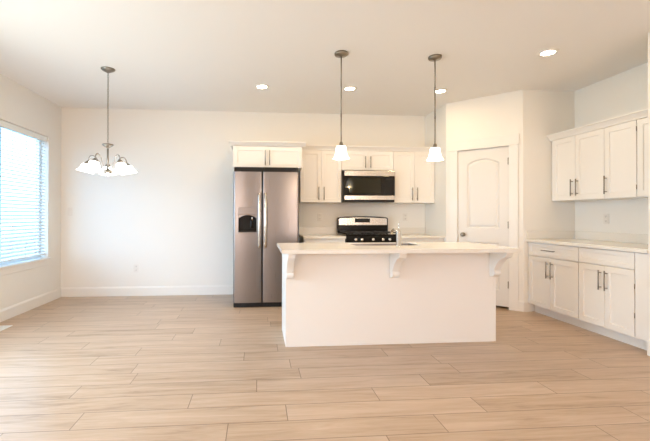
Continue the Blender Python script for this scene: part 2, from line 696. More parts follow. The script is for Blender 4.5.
for yc in (-0.516, -0.802, -1.067, -1.35, -1.63, -1.92):
    cb_ = tube([(0.027, yc, 0.06), (0.027, yc, zt + 0.03)], 0.0022, 6)
    obj('ladder_cord', cb_, M['vinyl'], bl)

# unseen windows behind the camera, added to let light in
for i, (xa, xb, za, zb_) in enumerate(FW):
    f_ = bmesh.new()
    y0, y1 = YF - T + 0.02, YF - T + 0.07
    for a, b_, c, d in ((xa, xa + 0.05, za, zb_), (xb - 0.05, xb, za, zb_), (xa + 0.05, xb - 0.05, za, za + 0.05), (xa + 0.05, xb - 0.05, zb_ - 0.05, zb_),
                        ((xa + xb) / 2 - 0.025, (xa + xb) / 2 + 0.025, za + 0.05, zb_ - 0.05)):
        add_box(f_, a, b_, y0, y1, c, d)
    wn_ = struct('window_%d' % (i + 2), f_, M['vinyl'])
    obj('window_pane', bx(xa + 0.05, xb - 0.05, y0 + 0.02, y0 + 0.025, za + 0.05, zb_ - 0.05), M['glass'], wn_)
f_ = bmesh.new()
x0, x1 = XL - T + 0.02, XL - T + 0.08
ym = (PDY0 + PDY1) / 2
for a, b_, c, d in ((PDY0, PDY0 + 0.07, 0, 2.1), (PDY1 - 0.07, PDY1, 0, 2.1), (PDY0 + 0.07, PDY1 - 0.07, 0, 0.08), (PDY0 + 0.07, PDY1 - 0.07, 2.02, 2.1), (ym - 0.04, ym + 0.04, 0.08, 2.02)):
    add_box(f_, x0, x1, a, b_, c, d)
pd = struct('door_2', f_, M['vinyl'])
obj('door_pane', bx(x0 + 0.025, x0 + 0.03, PDY0 + 0.07, PDY1 - 0.07, 0.08, 2.02), M['glass'], pd)
f_ = bmesh.new()
for a, b_, c, d in ((PDY0 - 0.09, PDY0, 0, 2.1), (PDY1, PDY1 + 0.09, 0, 2.1), (PDY0 - 0.09, PDY1 + 0.09, 2.1, 2.2)):
    add_box(f_, XL + 0.0005, XL + 0.018, a, b_, c, d)
struct('trim_2', f_, M['trim'])


# ---------------------------------------------------------------- cabinets
def shaker(x0, x1, z0, z1, yf, th=0.02, fr=0.056, rec=0.009):
    """door or drawer front facing -Y: flat frame, recessed centre panel"""
    t = bmesh.new()
    fr = min(fr, (z1 - z0) * 0.3)

    def rect(a, y):
        return [t.verts.new(p) for p in ((x0 + a, y, z0 + a), (x1 - a, y, z0 + a), (x1 - a, y, z1 - a), (x0 + a, y, z1 - a))]
    r = [rect(0, yf + th), rect(0, yf + 0.0015), rect(0.0015, yf), rect(fr, yf), rect(fr + 0.003, yf + rec)]
    t.faces.new(r[0])
    for a, b_ in zip(r, r[1:]):
        for i in range(4):
            t.faces.new((a[i], a[(i + 1) % 4], b_[(i + 1) % 4], b_[i]))
    t.faces.new(r[-1])
    bmesh.ops.recalc_face_normals(t, faces=t.faces[:])
    return t


def bar_pull(x, z, yf, length, horiz=False, r=0.006):
    bm = bmesh.new()
    h = length / 2
    so = 0.030
    ends = [(x - h, yf - so, z), (x + h, yf - so, z)] if horiz else [(x, yf - so, z - h), (x, yf - so, z + h)]
    add_tube(bm, ends, r, 10)
    for s in (-1, 1):
        q = s * (h - 0.025)
        p = (x + q, yf, z) if horiz else (x, yf, z + q)
        e = (p[0], yf - so, p[2])
        add_tube(bm, [p, e], r * 0.8, 8)
    return bm


PULLS = {}


def fronts(root, yf, doors=(), drawers=(), hinges=()):
    """doors: (x0,x1,z0,z1,handle_x,handle_zc,handle_len); drawers: (x0,x1,z0,z1,handle_len or 0)"""
    for x0, x1, z0, z1, hx, hz, hl in doors:
        d = obj('door', shaker(x0, x1, z0, z1, yf), M['cab'], root)
        if hl:
            obj('handle', bar_pull(hx, hz, yf, hl), M['pull'], d)
    for x0, x1, z0, z1, hx, hl in drawers:
        d = obj('drawer', shaker(x0, x1, z0, z1, yf, fr=0.04), M['cab'], root)
        if hl:
            obj('handle', bar_pull(hx, (z0 + z1) / 2, yf, hl, True), M['pull'], d)


def crown_poly(y_front, z0, z1, out=0.05):
    """cross-section (y,z) of a crown moulding on a cabinet whose front is at y_front"""
    h = z1 - z0
    return [(y_front + 0.02, z0), (y_front - 0.006, z0), (y_front - 0.010, z0 + h * 0.22), (y_front - out * 0.55, z0 + h * 0.55),
            (y_front - out * 0.8, z0 + h * 0.78), (y_front - out, z0 + h * 0.80), (y_front - out, z1), (y_front + 0.02, z1)]


G_UP = 'upper wall cabinets'
G_BASE = 'base cabinets'


def upper(name, label, x0, x1, z0, z1, depth, doors, root_loc=(0, 0, 0), rotz=0.0):
    """coordinates local to the run; root sits at the run's left end"""
    r = thing(name, label, 'cabinet', root_loc, rotz, G_UP)
    obj('carcass', bx(x0 + 0.0008, x1 - 0.0008, -(depth - 0.021), -0.0008, z0, z1), M['cab'], r)
    fronts(r, -depth, doors)
    return r


# --- cabinet above the refrigerator
FX0, FX1 = -0.525, 0.413
fr_ = thing('refrigerator_cabinet', 'short white two-door cabinet over the refrigerator with its own crown', 'cabinet', (0, 0, 1.827), 0, G_UP)
obj('carcass', bx(FX0, FX1, -0.589, -0.0008, 0, 0.29), M['cab'], fr_)
zz = 2.121 - 1.827
fronts(fr_, -0.61, [(FX0 + 0.003, -0.0635, 0.004, zz - 0.006, -0.092, 0.135, 0.20), (-0.0605, FX1 - 0.003, 0.004, zz - 0.006, -0.032, 0.135, 0.20)])
cr = bmesh.new()
z0c, z1c = 0.2905, 2.180 - 1.827
add_prism(cr, crown_poly(-0.61, z0c, z1c), FX0 - 0.05, FX1 + 0.05, 'X')
add_box(cr, FX0 - 0.05, FX0 + 0.015, -0.589, -0.001, z1c - 0.014, z1c)
add_box(cr, FX1 - 0.015, FX1 + 0.05, -0.589, -0.39, z1c - 0.014, z1c)
add_box(cr, FX0 - 0.02, FX0, -0.589, -0.001, z0c, z1c - 0.014)
add_box(cr, FX1, FX1 + 0.02, -0.589, -0.39, z0c, z1c - 0.014)
add_box(cr, FX0, FX1, -0.589, -0.001, z0c, z0c + 0.01)
obj('crown', cr, M['cab'], fr_)

# --- back wall uppers
UD, UZ0, UZ1 = 0.335, 1.371, 2.130
U0, U1, U2, U3 = 0.4155, 1.0185, 1.791, 2.4205
sp_ = 0.7205
upper('wall_cabinet', 'tall white two-door wall cabinet between refrigerator and microwave', U0, U1, UZ0, UZ1 - 0.006, UD,
      [(U0 + 0.004, sp_ - 0.0015, UZ0 + 0.003, UZ1 - 0.008, sp_ - 0.038, 1.500, 0.19),
       (sp_ + 0.0015, U1 - 0.003, UZ0 + 0.003, UZ1 - 0.008, sp_ + 0.038, 1.500, 0.19)])
mid = (U1 + U2) / 2
upper('wall_cabinet', 'short white two-door wall cabinet directly above the microwave', U1, U2, 1.843, UZ1 - 0.006, UD,
      [(U1 + 0.003, mid - 0.0015, 1.846, UZ1 - 0.008, mid - 0.038, 1.958, 0.17),
       (mid + 0.0015, U2 - 0.003, 1.846, UZ1 - 0.008, mid + 0.038, 1.958, 0.17)])
s3 = 2.1065
upper('wall_cabinet', 'tall white two-door wall cabinet right of the microwave beside the pantry', U2, U3, UZ0, UZ1 - 0.006, UD,
      [(U2 + 0.003, s3 - 0.0015, UZ0 + 0.003, UZ1 - 0.008, s3 - 0.038, 1.500, 0.19),
       (s3 + 0.0015, U3 - 0.006, UZ0 + 0.003, UZ1 - 0.008, s3 + 0.038, 1.500, 0.19)])
cr = prism(crown_poly(-UD, UZ1 - 0.0055, 2.190), FX1 + 0.022, U3, 'X')
add_box(cr, FX1 + 0.022, U3, -UD + 0.02, -0.001, UZ1 - 0.0055, UZ1 + 0.01)
tag(obj('crown_molding', cr, M['cab']), 'white crown molding along the top of the back wall cabinets', 'molding')

# --- right wall uppers (local x runs from the pantry wall toward the camera, front faces -X)
RL = (XR, YS, 0)
RZ0, RZ1, RD = 1.3635, 2.109, 0.327
ya = [-YS - 1.3195 + 0.003, 0.376, 0.739, 1.083, 1.4685]     # 0, split, cabinet end, door end, stub wall
upper('wall_cabinet', 'white two-door wall cabinet in the corner on the right wall', 0.002, ya[2], RZ0, RZ1 - 0.004, RD,
      [(0.045, ya[1] - 0.0015, RZ0 + 0.003, RZ1 - 0.006, ya[1] - 0.036, 1.508, 0.19),
       (ya[1] + 0.0015, ya[2] - 0.003, RZ0 + 0.003, RZ1 - 0.006, ya[1] + 0.036, 1.508, 0.19)], RL, -PI / 2)
upper('wall_cabinet', 'white single-door wall cabinet on the right wall with pull at its left edge', ya[2], ya[3], RZ0, RZ1 - 0.004, RD,
      [(ya[2] + 0.003, ya[3] - 0.004, RZ0 + 0.003, RZ1 - 0.006, ya[2] + 0.030, 1.505, 0.19)], RL, -PI / 2)
rlast = upper('wall_cabinet', 'white wall cabinet cut off by the right edge of the photo', ya[3], ya[4], RZ0, RZ1 - 0.004, RD,
              [(ya[3] + 0.004, ya[4] - 0.003, RZ0 + 0.003, RZ1 - 0.006, ya[4] - 0.035, 1.505, 0.19)], RL, -PI / 2)
for hz in (1.46, 2.02):
    h_ = tube([(ya[3] + 0.001, -RD - 0.002, hz - 0.022), (ya[3] + 0.001, -RD - 0.002, hz + 0.022)], 0.004, 8)
    obj('hinge', h_, M['pull'], rlast)
cr = prism(crown_poly(-RD, RZ1 - 0.0035, 2.177), 0.0, ya[4], 'X')
add_box(cr, 0, ya[4], -RD + 0.02, -0.001, RZ1 - 0.0035, RZ1 + 0.01)
o = tag(obj('crown_molding', cr, M['cab']), 'white crown molding along the top of the right wall cabinets', 'molding')
place(o, RL, -PI / 2)


# --- base cabinets
def base(name, label, x0, x1, depth, doors, drawers, loc=(0, 0, 0), rotz=0.0, ztop=0.8635, group=G_BASE):
    r = thing(name, label, 'cabinet', loc, rotz, group)
    obj('carcass', bx(x0 + 0.0008, x1 - 0.0008, -(depth - 0.021), -0.0008, 0.105, ztop - 0.0005), M['cab'], r)
    obj('toe_kick', bx(x0 + 0.0008, x1 - 0.0008, -(depth - 0.085), -0.05, 0.0, 0.1045), M['cab'], r)
    fronts(r, -depth, doors, drawers)
    return r


BDp = XR - 3.133
BZ, BTop = 0.108, 0.856
yb = [0.002, 0.366, 0.745, 1.040, 1.338, 1.4685]
base('base_cabinet', 'white base cabinet with one drawer and two doors beside the pantry', yb[0], yb[2], BDp,
     [(0.012, yb[1] - 0.0015, BZ, 0.696, yb[1] - 0.032, 0.560, 0.19), (yb[1] + 0.0015, yb[2] - 0.004, BZ, 0.696, yb[1] + 0.032, 0.560, 0.19)],
     [(0.012, yb[2] - 0.004, 0.705, BTop, 0.355, 0.19)], RL, -PI / 2)
base('base_cabinet', 'white base cabinet with plain drawer front without a pull and two doors on right wall', yb[2], yb[4], BDp,
     [(yb[2] + 0.004, yb[3] - 0.0015, BZ, 0.700, yb[3] - 0.032, 0.562, 0.19), (yb[3] + 0.0015, yb[4] - 0.004, BZ, 0.700, yb[3] + 0.032, 0.562, 0.19)],
     [(yb[2] + 0.004, yb[4] - 0.004, 0.709, BTop, 0, 0)], RL, -PI / 2)
r3 = base('base_cabinet', 'plain white end cabinet at the right edge of the photo below the counter', yb[4], yb[5], BDp, [], [], RL, -PI / 2)
obj('filler_panel', bx(yb[4] + 0.004, yb[5] - 0.002, -BDp, -BDp + 0.02, BZ, BTop, 0.0015), M['cab'], r3)
for hz in (0.30, 0.56):
    h_ = tube([(yb[4] + 0.001, -BDp - 0.002, hz - 0.022), (yb[4] + 0.001, -BDp - 0.002, hz + 0.022)], 0.004, 8)
    obj('hinge', h_, M['pull'], r3)

CZ0, CZ1 = 0.8640, 0.8975
ct = tag(obj('countertop', bx(0.001, ya[4], -BDp - 0.025, -0.001, CZ0, CZ1, 0.003), M['quartz']), 'pale quartz countertop along the right wall', 'countertop')
place(ct, RL, -PI / 2)
bs = bx(0.016, ya[4], -0.016, -0.0005, CZ1 + 0.0005, CZ1 + 0.098, 0.002)
o = tag(obj('backsplash', bs, M['quartz']), 'low pale quartz backsplash strip on the right wall above the counter', 'backsplash')
place(o, RL, -PI / 2)
o = tag(obj('backsplash', bx(3.115, XR - 0.001, YS - 0.015, YS - 0.0005, CZ1 + 0.0005, CZ1 + 0.098, 0.002), M['quartz']),
        'short quartz backsplash strip on the pantry side wall at the counter end', 'backsplash')

# back wall, left and right of the range
RX0, RX1 = 1.016, 1.758
base('base_cabinet', 'white base cabinet between refrigerator and range, mostly behind the island', U0 + 0.02, RX0 - 0.004, 0.61,
     [(U0 + 0.028, 0.725, BZ, 0.696, 0.69, 0.57, 0.16), (0.729, RX0 - 0.01, BZ, 0.696, 0.765, 0.57, 0.16)], [(U0 + 0.028, RX0 - 0.01, 0.705, BTop, 0.73, 0.16)])
base('base_cabinet', 'white base cabinet right of the range, mostly behind the island', RX1 + 0.004, XP - 0.002, 0.61,
     [(RX1 + 0.01, 2.099, BZ, 0.696, 2.06, 0.57, 0.16), (2.103, XP - 0.01, BZ, 0.696, 2.14, 0.57, 0.16)], [(RX1 + 0.01, XP - 0.01, 0.705, BTop, 2.1, 0.16)])
tag(obj('countertop', bx(U0 + 0.012, RX0 - 0.003, -0.64, -0.001, CZ0, CZ1, 0.003), M['quartz']), 'short pale quartz countertop left of the range', 'countertop')
tag(obj('countertop', bx(RX1 + 0.003, XP - 0.001, -0.64, -0.001, CZ0, CZ1, 0.003), M['quartz']), 'short pale quartz countertop right of the range', 'countertop')
tag(obj('backsplash', bx(U0 + 0.012, RX0 - 0.003, -0.016, -0.0005, CZ1 + 0.0005, CZ1 + 0.098, 0.002), M['quartz']), 'low quartz backsplash strip left of the range', 'backsplash')
tag(obj('backsplash', bx(RX1 + 0.01, XP - 0.001, -0.016, -0.0005, CZ1 + 0.0005, CZ1 + 0.098, 0.002), M['quartz']), 'low quartz backsplash strip right of the range', 'backsplash')

# ---------------------------------------------------------------- island
IX0, IX1, IY0, IY1 = 0.0615, 2.047, -2.346, -1.835
isl = thing('kitchen_island', 'long cream-white kitchen island with flat back panel and corbels', 'island', (0, 0, 0))
IT = CZ0 - 0.0005
obj('back_panel', bx(IX0 + 0.021, IX1 - 0.021, IY0 + 0.002, IY0 + 0.02, 0.0, IT), M['cab'], isl)
for a, b_ in ((IX0, IX0 + 0.0205), (IX1 - 0.0205, IX1)):
    obj('end_panel', bx(a, b_, IY0, IY1 + 0.022, 0.0, IT, 0.0012), M['cab'], isl)
obj('bottom_shelf', bx(IX0 + 0.021, IX1 - 0.021, IY0 + 0.021, IY1, 0.105, 0.123), M['cab'], isl)
obj('toe_kick', bx(IX0 + 0.021, IX1 - 0.021, IY1 - 0.075, IY1 - 0.06, 0.0, 0.1045), M['cab'], isl)
tr_ = bmesh.new()
add_box(tr_, IX0 + 0.021, IX1 - 0.021, IY0 - 0.003, IY0 + 0.0015, 0.0, 0.022, 0.001)
obj('shoe_strip', tr_, M['cab'], isl)
nD = 4
wd = (IX1 - IX0 - 0.05) / nD
for i in range(nD):     # kitchen side doors, facing +Y
    t = shaker(-wd / 2 + 0.002, wd / 2 - 0.002, BZ + 0.016, IT - 0.012, -0.02)
    d = obj('door', t, M['cab'], isl)
    place(d, (IX0 + 0.025 + wd * (i + 0.5), IY1 + 0.001, 0), PI)
    h_ = obj('handle', bar_pull((1 if i % 2 else -1) * (wd / 2 - 0.04) * -1, 0.70, -0.02, 0.19), M['pull'], d)


def corbel_poly(y, zt):
    """side profile (y,z), back against y, top at zt, reaching toward -Y"""
    p = [(0, 0), (-0.252, 0), (-0.252, -0.016), (-0.244, -0.020), (-0.244, -0.028)]
    # upper bulge
    for i in range(7):
        a = PI * 0.5 * i / 6
        p.append((-0.206 - 0.034 * math.cos(a), -0.030 - 0.026 * math.sin(a)))
    # long concave sweep
    for i in range(1, 12):
        q = i / 11
        a = PI * 0.5 * q
        p.append((-0.200 + 0.130 * (0.45 * math.sin(a) + 0.55 * q), -0.190 + 0.132 * (0.45 * math.cos(a) + 0.55 * (1 - q))))
    # lower scroll
    for i in range(1, 9):
        a = PI * i / 8 * 0.95
        p.append((-0.058 - 0.020 * math.sin(a) - 0.010 * (1 - i / 8), -0.212 + 0.026 * math.cos(a)))
    p += [(-0.040, -0.248), (0, -0.252)]
    return [(y + a, zt + b_) for a, b_ in p]


for xa, xb in ((IX0 + 0.003, IX0 + 0.063), (1.020, 1.086), (IX1 - 0.066, IX1 - 0.003)):
    obj('corbel', prism(corbel_poly(IY0 + 0.0015, IT), xa, xb, 'X', 0.0015), M['cab'], isl)

TX0, TX1, TY0, TY1 = 0.008, 2.076, -2.640, -1.875 + 0.065
SX0, SX1, SY0, SY1 = 0.735, 1.385, -2.235, -1.90


def slab_with_hole(x0, x1, y0, y1, hx0, hx1, hy0, hy1, z0, z1):
    t = bmesh.new()
    rings = []
    for (a, b_, c, d), z in (((x0, x1, y0, y1), z0), ((x0, x1, y0, y1), z1), ((hx0, hx1, hy0, hy1), z1), ((hx0, hx1, hy0, hy1), z0)):
        rings.append([t.verts.new(p) for p in ((a, c, z), (b_, c, z), (b_, d, z), (a, d, z))])
    for k in range(4):
        a, b_ = rings[k], rings[(k + 1) % 4]
        for i in range(4):
            t.faces.new((a[i], a[(i + 1) % 4], b_[(i + 1) % 4], b_[i]))
    bmesh.ops.recalc_face_normals(t, faces=t.faces[:])
    es = [e for e in t.edges if abs(e.verts[0].co.z - e.verts[1].co.z) < 1e-6 and all(
        abs(v.co.x - x0) < 1e-4 or abs(v.co.x - x1) < 1e-4 for v in e.verts) and len(set(round(v.co.x, 3) for v in e.verts) | {0, 1}) <= 4 and all(
        not (hx0 - 1e-4 < v.co.x < hx1 + 1e-4) for v in e.verts)]
    bmesh.ops.bevel(t, geom=es, offset=0.003, segments=2, affect='EDGES')
    return t


tag(obj('countertop', slab_with_hole(TX0, TX1, TY0, TY1, SX0, SX1, SY0, SY1, CZ0, CZ1), M['quartz']),
    'long pale quartz island countertop overhanging toward the viewer', 'countertop')
# undermount sink
t = bmesh.new()
g_ = 0.008
rg = []
for a, z in ((0.0006, CZ1 - 0.006), (0.002, CZ1 - 0.006), (g_, CZ0 - 0.012), (g_ + 0.012, CZ0 - 0.19), (g_ + 0.03, CZ0 - 0.20)):
    rg.append([t.verts.new(p) for p in ((SX0 + a, SY0 + a, z), (SX1 - a, SY0 + a, z), (SX1 - a, SY1 - a, z), (SX0 + a, SY1 - a, z))])
for a, b_ in zip(rg, rg[1:]):
    for i in range(4):
        t.faces.new((a[i], a[(i + 1) % 4], b_[(i + 1) % 4], b_[i]))
t.faces.new(rg[-1])
snk = tag(obj('sink', t, M['steel']), 'stainless steel sink bowl set into the island countertop', 'sink')
obj('drain', lathe([(0.04, CZ0 - 0.1995), (0.04, CZ0 - 0.197), (0.025, CZ0 - 0.1985)], 20, Matrix.Translation(((SX0 + SX1) / 2, (SY0 + SY1) / 2, 0))), M['chrome'], snk)

# faucet
fa = thing('faucet', 'satin chrome faucet standing on the island at the sink', 'faucet', (1.110, -2.335, CZ1))
fb = lathe([(0.027, 0.0005), (0.027, 0.008), (0.0235, 0.012), (0.023, 0.14), (0.018, 0.152), (0.012, 0.156)], 24)
obj('body', fb, M['chrome'], fa)
spts = [(0, 0.012, 0.118), (-0.002, 0.040, 0.137), (-0.005, 0.080, 0.150), (-0.008, 0.115, 0.150), (-0.010, 0.143, 0.139), (-0.011, 0.155, 0.118), (-0.011, 0.157, 0.100)]
obj('spout', tube(spts, [0.013, 0.0125, 0.012, 0.012, 0.0125, 0.013, 0.0135], 14), M['chrome'], fa)
hl = bmesh.new()
add_tube(hl, [(0, 0, 0.154), (0, -0.001, 0.172), (-0.002, -0.006, 0.200), (-0.004, -0.014, 0.226)], [0.009, 0.0055, 0.0045, 0.004], 10)
obj('lever', hl, M['chrome'], fa)

# ---------------------------------------------------------------- refrigerator
RFX0, RFX1 = -0.504, 0.346
RFS = -0.1325
fg = thing('refrigerator', 'tall stainless steel side-by-side refrigerator with ice and water dispenser', 'refrigerator', (0, 0, 0))
YD = -0.845
obj('cabinet_body', bx(RFX0 + 0.006, RFX1 - 0.006, -0.772, -0.04, 0.012, 1.735, 0.004), M['darkgrey'], fg)


def fridge_door_poly(x0, x1, yb, yf, bow, rl, rr):
    p = [(x0, yb)]
    n = 6
    for i in range(n + 1):
        a = PI / 2 * i / n
        p.append((x0 + rl - rl * math.cos(a), yf + rl - rl * math.sin(a)))
    m_ = 14
    for i in range(1, m_):
        q = i / m_
        x = x0 + rl + (x1 - rr - x0 - rl) * q
        p.append((x, yf - bow * 4 * q * (1 - q)))
    for i in range(n + 1):
        a = PI / 2 * (1 - i / n)
        p.append((x1 - rr + rr * math.cos(a), yf + rr - rr * math.sin(a)))
    p.append((x1, yb))
    return p


DZ0, DZ1 = 0.061, 1.745
ld = obj('freezer_door', prism(fridge_door_poly(RFX0, RFS - 0.007, -0.774, YD, 0.006, 0.026, 0.010), DZ0, DZ1, 'Z'), M['steel'], fg, 30)
rd_ = obj('refrigerator_door', prism(fridge_door_poly(RFS + 0.007, RFX1, -0.774, YD, 0.006, 0.010, 0.026), DZ0, DZ1, 'Z'), M['steel'], fg, 30)
# ice and water dispenser recess cut into the freezer door
QX0, QX1, QZ0, QZM, QZ1 = -0.447, -0.193, 0.955, 1.175, 1.284
cut = prism(arch_outline(QX0 + 0.012, QX1 - 0.012, QZ0 + 0.012, QZM - 0.03, QZM + 0.012), -0.90, -0.79, 'Y')
cme = bpy.data.meshes.new('cutter')
cut.to_mesh(cme)
cut.free()
cobj = bpy.data.objects.new('cutter', cme)
C.objects.link(cobj)
md = ld.modifiers.new('recess', 'BOOLEAN')
md.operation, md.solver, md.object = 'DIFFERENCE', 'EXACT', cobj
bpy.context.view_layer.update()
ev = ld.evaluated_get(bpy.context.evaluated_depsgraph_get())
nme = bpy.data.meshes.new_from_object(ev)
ld.modifiers.clear()
ld.data = nme
nme.name = 'freezer_door'
bpy.data.objects.remove(cobj)
bpy.data.meshes.remove(cme)
dsp = obj('dispenser', prism(arch_outline(QX0 + 0.0135, QX1 - 0.0135, QZ0 + 0.0135, QZM - 0.0315, QZM + 0.0105), -0.800, -0.7915, 'Y'), M['black'], ld)
ring = bmesh.new()
# thin lining round the recess
o_ = arch_outline(QX0 + 0.0125, QX1 - 0.0125, QZ0 + 0.0125, QZM - 0.0305, QZM + 0.0115)
i_ = arch_outline(QX0 + 0.017, QX1 - 0.017, QZ0 + 0.017, QZM - 0.035, QZM + 0.007)
n = len(o_)
vs = {}
for tagk, pl in (('o', o_), ('i', i_)):
    for yv, k in ((-0.853, 'f'), (-0.801, 'b')):
        vs[tagk + k] = [ring.verts.new((x, yv, z)) for x, z in pl]
for a, b_ in (('of', 'if'), ('if', 'ib'), ('ib', 'ob'), ('ob', 'of')):
    for i in range(n):
        ring.faces.new((vs[a][i], vs[a][(i + 1) % n], vs[b_][(i + 1) % n], vs[b_][i]))
bmesh.ops.recalc_face_normals(ring, faces=ring.faces[:])
obj('recess_lining', ring, M['black'], dsp)
obj('paddle', bx(-0.285, -0.255, -0.822, -0.8005, 1.02, 1.12, 0.006), M['blackglass'], dsp)
obj('water_spout', tube([(-0.262, -0.825, 1.172), (-0.262, -0.825, 1.125)], 0.012, 10), M['chrome'], dsp)
obj('drip_tray', bx(QX0 + 0.02, QX1 - 0.02, -0.853, -0.802, QZ0 + 0.018, QZ0 + 0.026), M['darkgrey'], dsp)
cpn = bx(QX0, QX1, -0.856, -0.838, QZM + 0.014, QZ1, 0.004)
obj('control_panel', cpn, M['steel'], dsp)
fr2 = bmesh.new()
add_box(fr2, QX0, QX0 + 0.012, -0.8555, -0.838, QZ0, QZM + 0.0135, 0.002)
add_box(fr2, QX1 - 0.012, QX1, -0.8555, -0.838, QZ0, QZM + 0.0135, 0.002)
add_box(fr2, QX0 + 0.0125, QX1 - 0.0125, -0.8555, -0.838, QZ0, QZ0 + 0.012, 0.002)
obj('dispenser_frame', fr2, M['steel'], dsp)


def fridge_handle(x):
    bm = bmesh.new()
    n = 20
    z0, z1 = 0.765, 1.468
    pts, rs = [], []
    for i in range(n + 1):
        q = i / n
        z = z0 + (z1 - z0) * q
        pts.append((x, YD - 0.030 - 0.032 * math.sin(PI * q), z))
        rs.append(0.0145 + 0.0045 * math.sin(PI * q))
    add_tube(bm, pts, rs, 14)
    for z in (z0 + 0.03, z1 - 0.03):
        add_tube(bm, [(x, YD - 0.002, z), (x, YD - 0.036, z)], 0.010, 10)
    return bm


obj('handle', fridge_handle(-0.172), M['steel_h'], ld)
obj('handle', fridge_handle(-0.092), M['steel_h'], rd_)
gr_ = bx(RFX0 + 0.004, RFX1 - 0.004, -0.835, -0.773, 0.0, 0.056, 0.006)
for i in range(3):
    add_box(gr_, RFX0 + 0.09, RFX1 - 0.09, -0.839, -0.8352, 0.014 + 0.012 * i, 0.019 + 0.012 * i)
obj('base_grille', gr_, M['rubber'], fg)
obj('gap_shade_strip', bx(RFX0 + 0.008, RFX1 - 0.008, -0.765, -0.60, 1.7355, 1.815, 0.004), M['rubber'], fg)  # black strip put in for the shade between refrigerator and cabinet
for xa, xb in ((RFX0 + 0.01, RFX0 + 0.09), (RFX1 - 0.09, RFX1 - 0.01)):
    obj('hinge_cover', bx(xa, xb, -0.83, -0.7655, 1.7455, 1.765, 0.004), M['darkgrey'], fg)

# ---------------------------------------------------------------- over-the-range microwave
MX0, MX1, MZ0, MZ1, MY = 1.022, 1.787, 1.378, 1.830, -0.412
mw = thing('microwave', 'stainless and black over-the-range microwave', 'microwave', (0, 0, MZ0))
hh = MZ1 - MZ0
obj('casing', bx(MX0, MX1, MY + 0.032, -0.001, 0.0, hh, 0.003), M['black'], mw)
obj('top_band', bx(MX0 + 0.022, MX1 - 0.002, MY, MY + 0.031, hh - 0.078, hh - 0.002, 0.004), M['steel_h'], mw)
dr = obj('door', bx(MX0 + 0.022, 1.622, MY + 0.003, MY + 0.031, 0.094, hh - 0.080, 0.003), M['blackglass'], mw)
obj('door_window', bx(MX0 + 0.085, 1.575, MY + 0.0005, MY + 0.0028, 0.125, hh - 0.105), M['ovenmesh'], dr)
cp = obj('control_panel', bx(1.6235, MX1 - 0.002, MY + 0.003, MY + 0.031, 0.094, hh - 0.080, 0.003), M['blackglass'], mw)
obj('display', bx(1.65, 1.76, MY + 0.001, MY + 0.0028, hh - 0.135, hh - 0.105), M['paper'], cp)
obj('bottom_band', bx(MX0 + 0.022, MX1 - 0.002, MY, MY + 0.031, 0.030, 0.092, 0.004), M['steel_h'], mw)
obj('vent_strip', prism([(MX0 + 0.012, 0.028), (MX0 + 0.03, 0.001), (MX1 - 0.03, 0.001), (MX1 - 0.004, 0.028)], MY + 0.006, MY + 0.031, 'Y'), M['rubber'], mw)

# ---------------------------------------------------------------- range
rg_ = thing('range', 'black and stainless gas range with tall rounded backguard', 'stove', (0, 0, 0))
obj('body', bx(RX0, RX1, -0.60, -0.02, 0.06, 0.905, 0.003), M['black'], rg_)
obj('base_feet', bx(RX0 + 0.03, RX1 - 0.03, -0.58, -0.06, 0.0, 0.0595), M['rubber'], rg_)
obj('cooktop', bx(RX0 - 0.001, RX1 + 0.001, -0.625, -0.10, 0.9055, 0.922, 0.004), M['black'], rg_)
bgp = [(1.012, 0.9225), (1.792, 0.9225), (1.792, 1.135)]
for i in range(1, 7):
    a = PI / 2 * i / 6
    bgp.append((1.792 - 0.03 + 0.03 * math.cos(a), 1.130 + 0.026 * math.sin(a)))
for i in range(1, 12):
    q = i / 12
    bgp.append((1.762 + (1.042 - 1.762) * q, 1.156 + 0.016 * 4 * q * (1 - q)))
for i in range(0, 7):
    a = PI / 2 + PI / 2 * i / 6
    bgp.append((1.042 + 0.03 * math.cos(a), 1.130 + 0.026 * math.sin(a)))
bg_ = obj('backguard', prism(bgp, -0.095, -0.019, 'Y', 0.003), M['black'], rg_)
fp = [(1.030, 1.040), (1.774, 1.040), (1.774, 1.128), (1.762, 1.141)]
for i in range(1, 12):
    q = i / 12
    fp.append((1.762 + (1.042 - 1.762) * q, 1.141 + 0.012 * 4 * q * (1 - q)))
fp += [(1.042, 1.141), (1.030, 1.128)]
pl = obj('control_face', prism(fp, -0.099, -0.0955, 'Y'), M['steel_h'], bg_)
obj('clock_display', bx(1.276, 1.510, -0.1015, -0.0992, 1.078, 1.140, 0.001), M['paper'], bg_)
bn = [(x, y) for x in (RX0 + 0.19, RX1 - 0.19) for y in (-0.25, -0.50)]
for x, y in bn:
    obj('burner', lathe([(0.05, 0.9225), (0.05, 0.930), (0.035, 0.938), (0.0, 0.938)], 20, Matrix.Translation((x, y, 0)), cap=False), M['iron'], rg_)
for x0, x1 in ((RX0 + 0.02, (RX0 + RX1) / 2 - 0.004), ((RX0 + RX1) / 2 + 0.004, RX1 - 0.02)):
    gt = bmesh.new()
    zg = 0.952
    for yy in (-0.610, -0.365, -0.13):
        add_box(gt, x0, x1, yy - 0.006, yy + 0.006, zg - 0.012, zg)
    for xx in (x0 + 0.006, (x0 + x1) / 2, x1 - 0.006):
        add_box(gt, xx - 0.006, xx + 0.006, -0.610, -0.13, zg - 0.0119, zg - 0.0001)
    for xx in (x0 + 0.007, x1 - 0.007):
        for yy in (-0.605, -0.135):
            add_box(gt, xx - 0.006, xx + 0.006, yy - 0.006, yy + 0.006, 0.9225, zg - 0.011)
    obj('grate', gt, M['iron'], rg_)
KNOBS = (1.145, 1.232, 1.388, 1.528, 1.622)
cpp = obj('front_panel', bx(RX0, RX1, -0.635, -0.6005, 0.79, 0.9045, 0.004), M['black'], rg_)
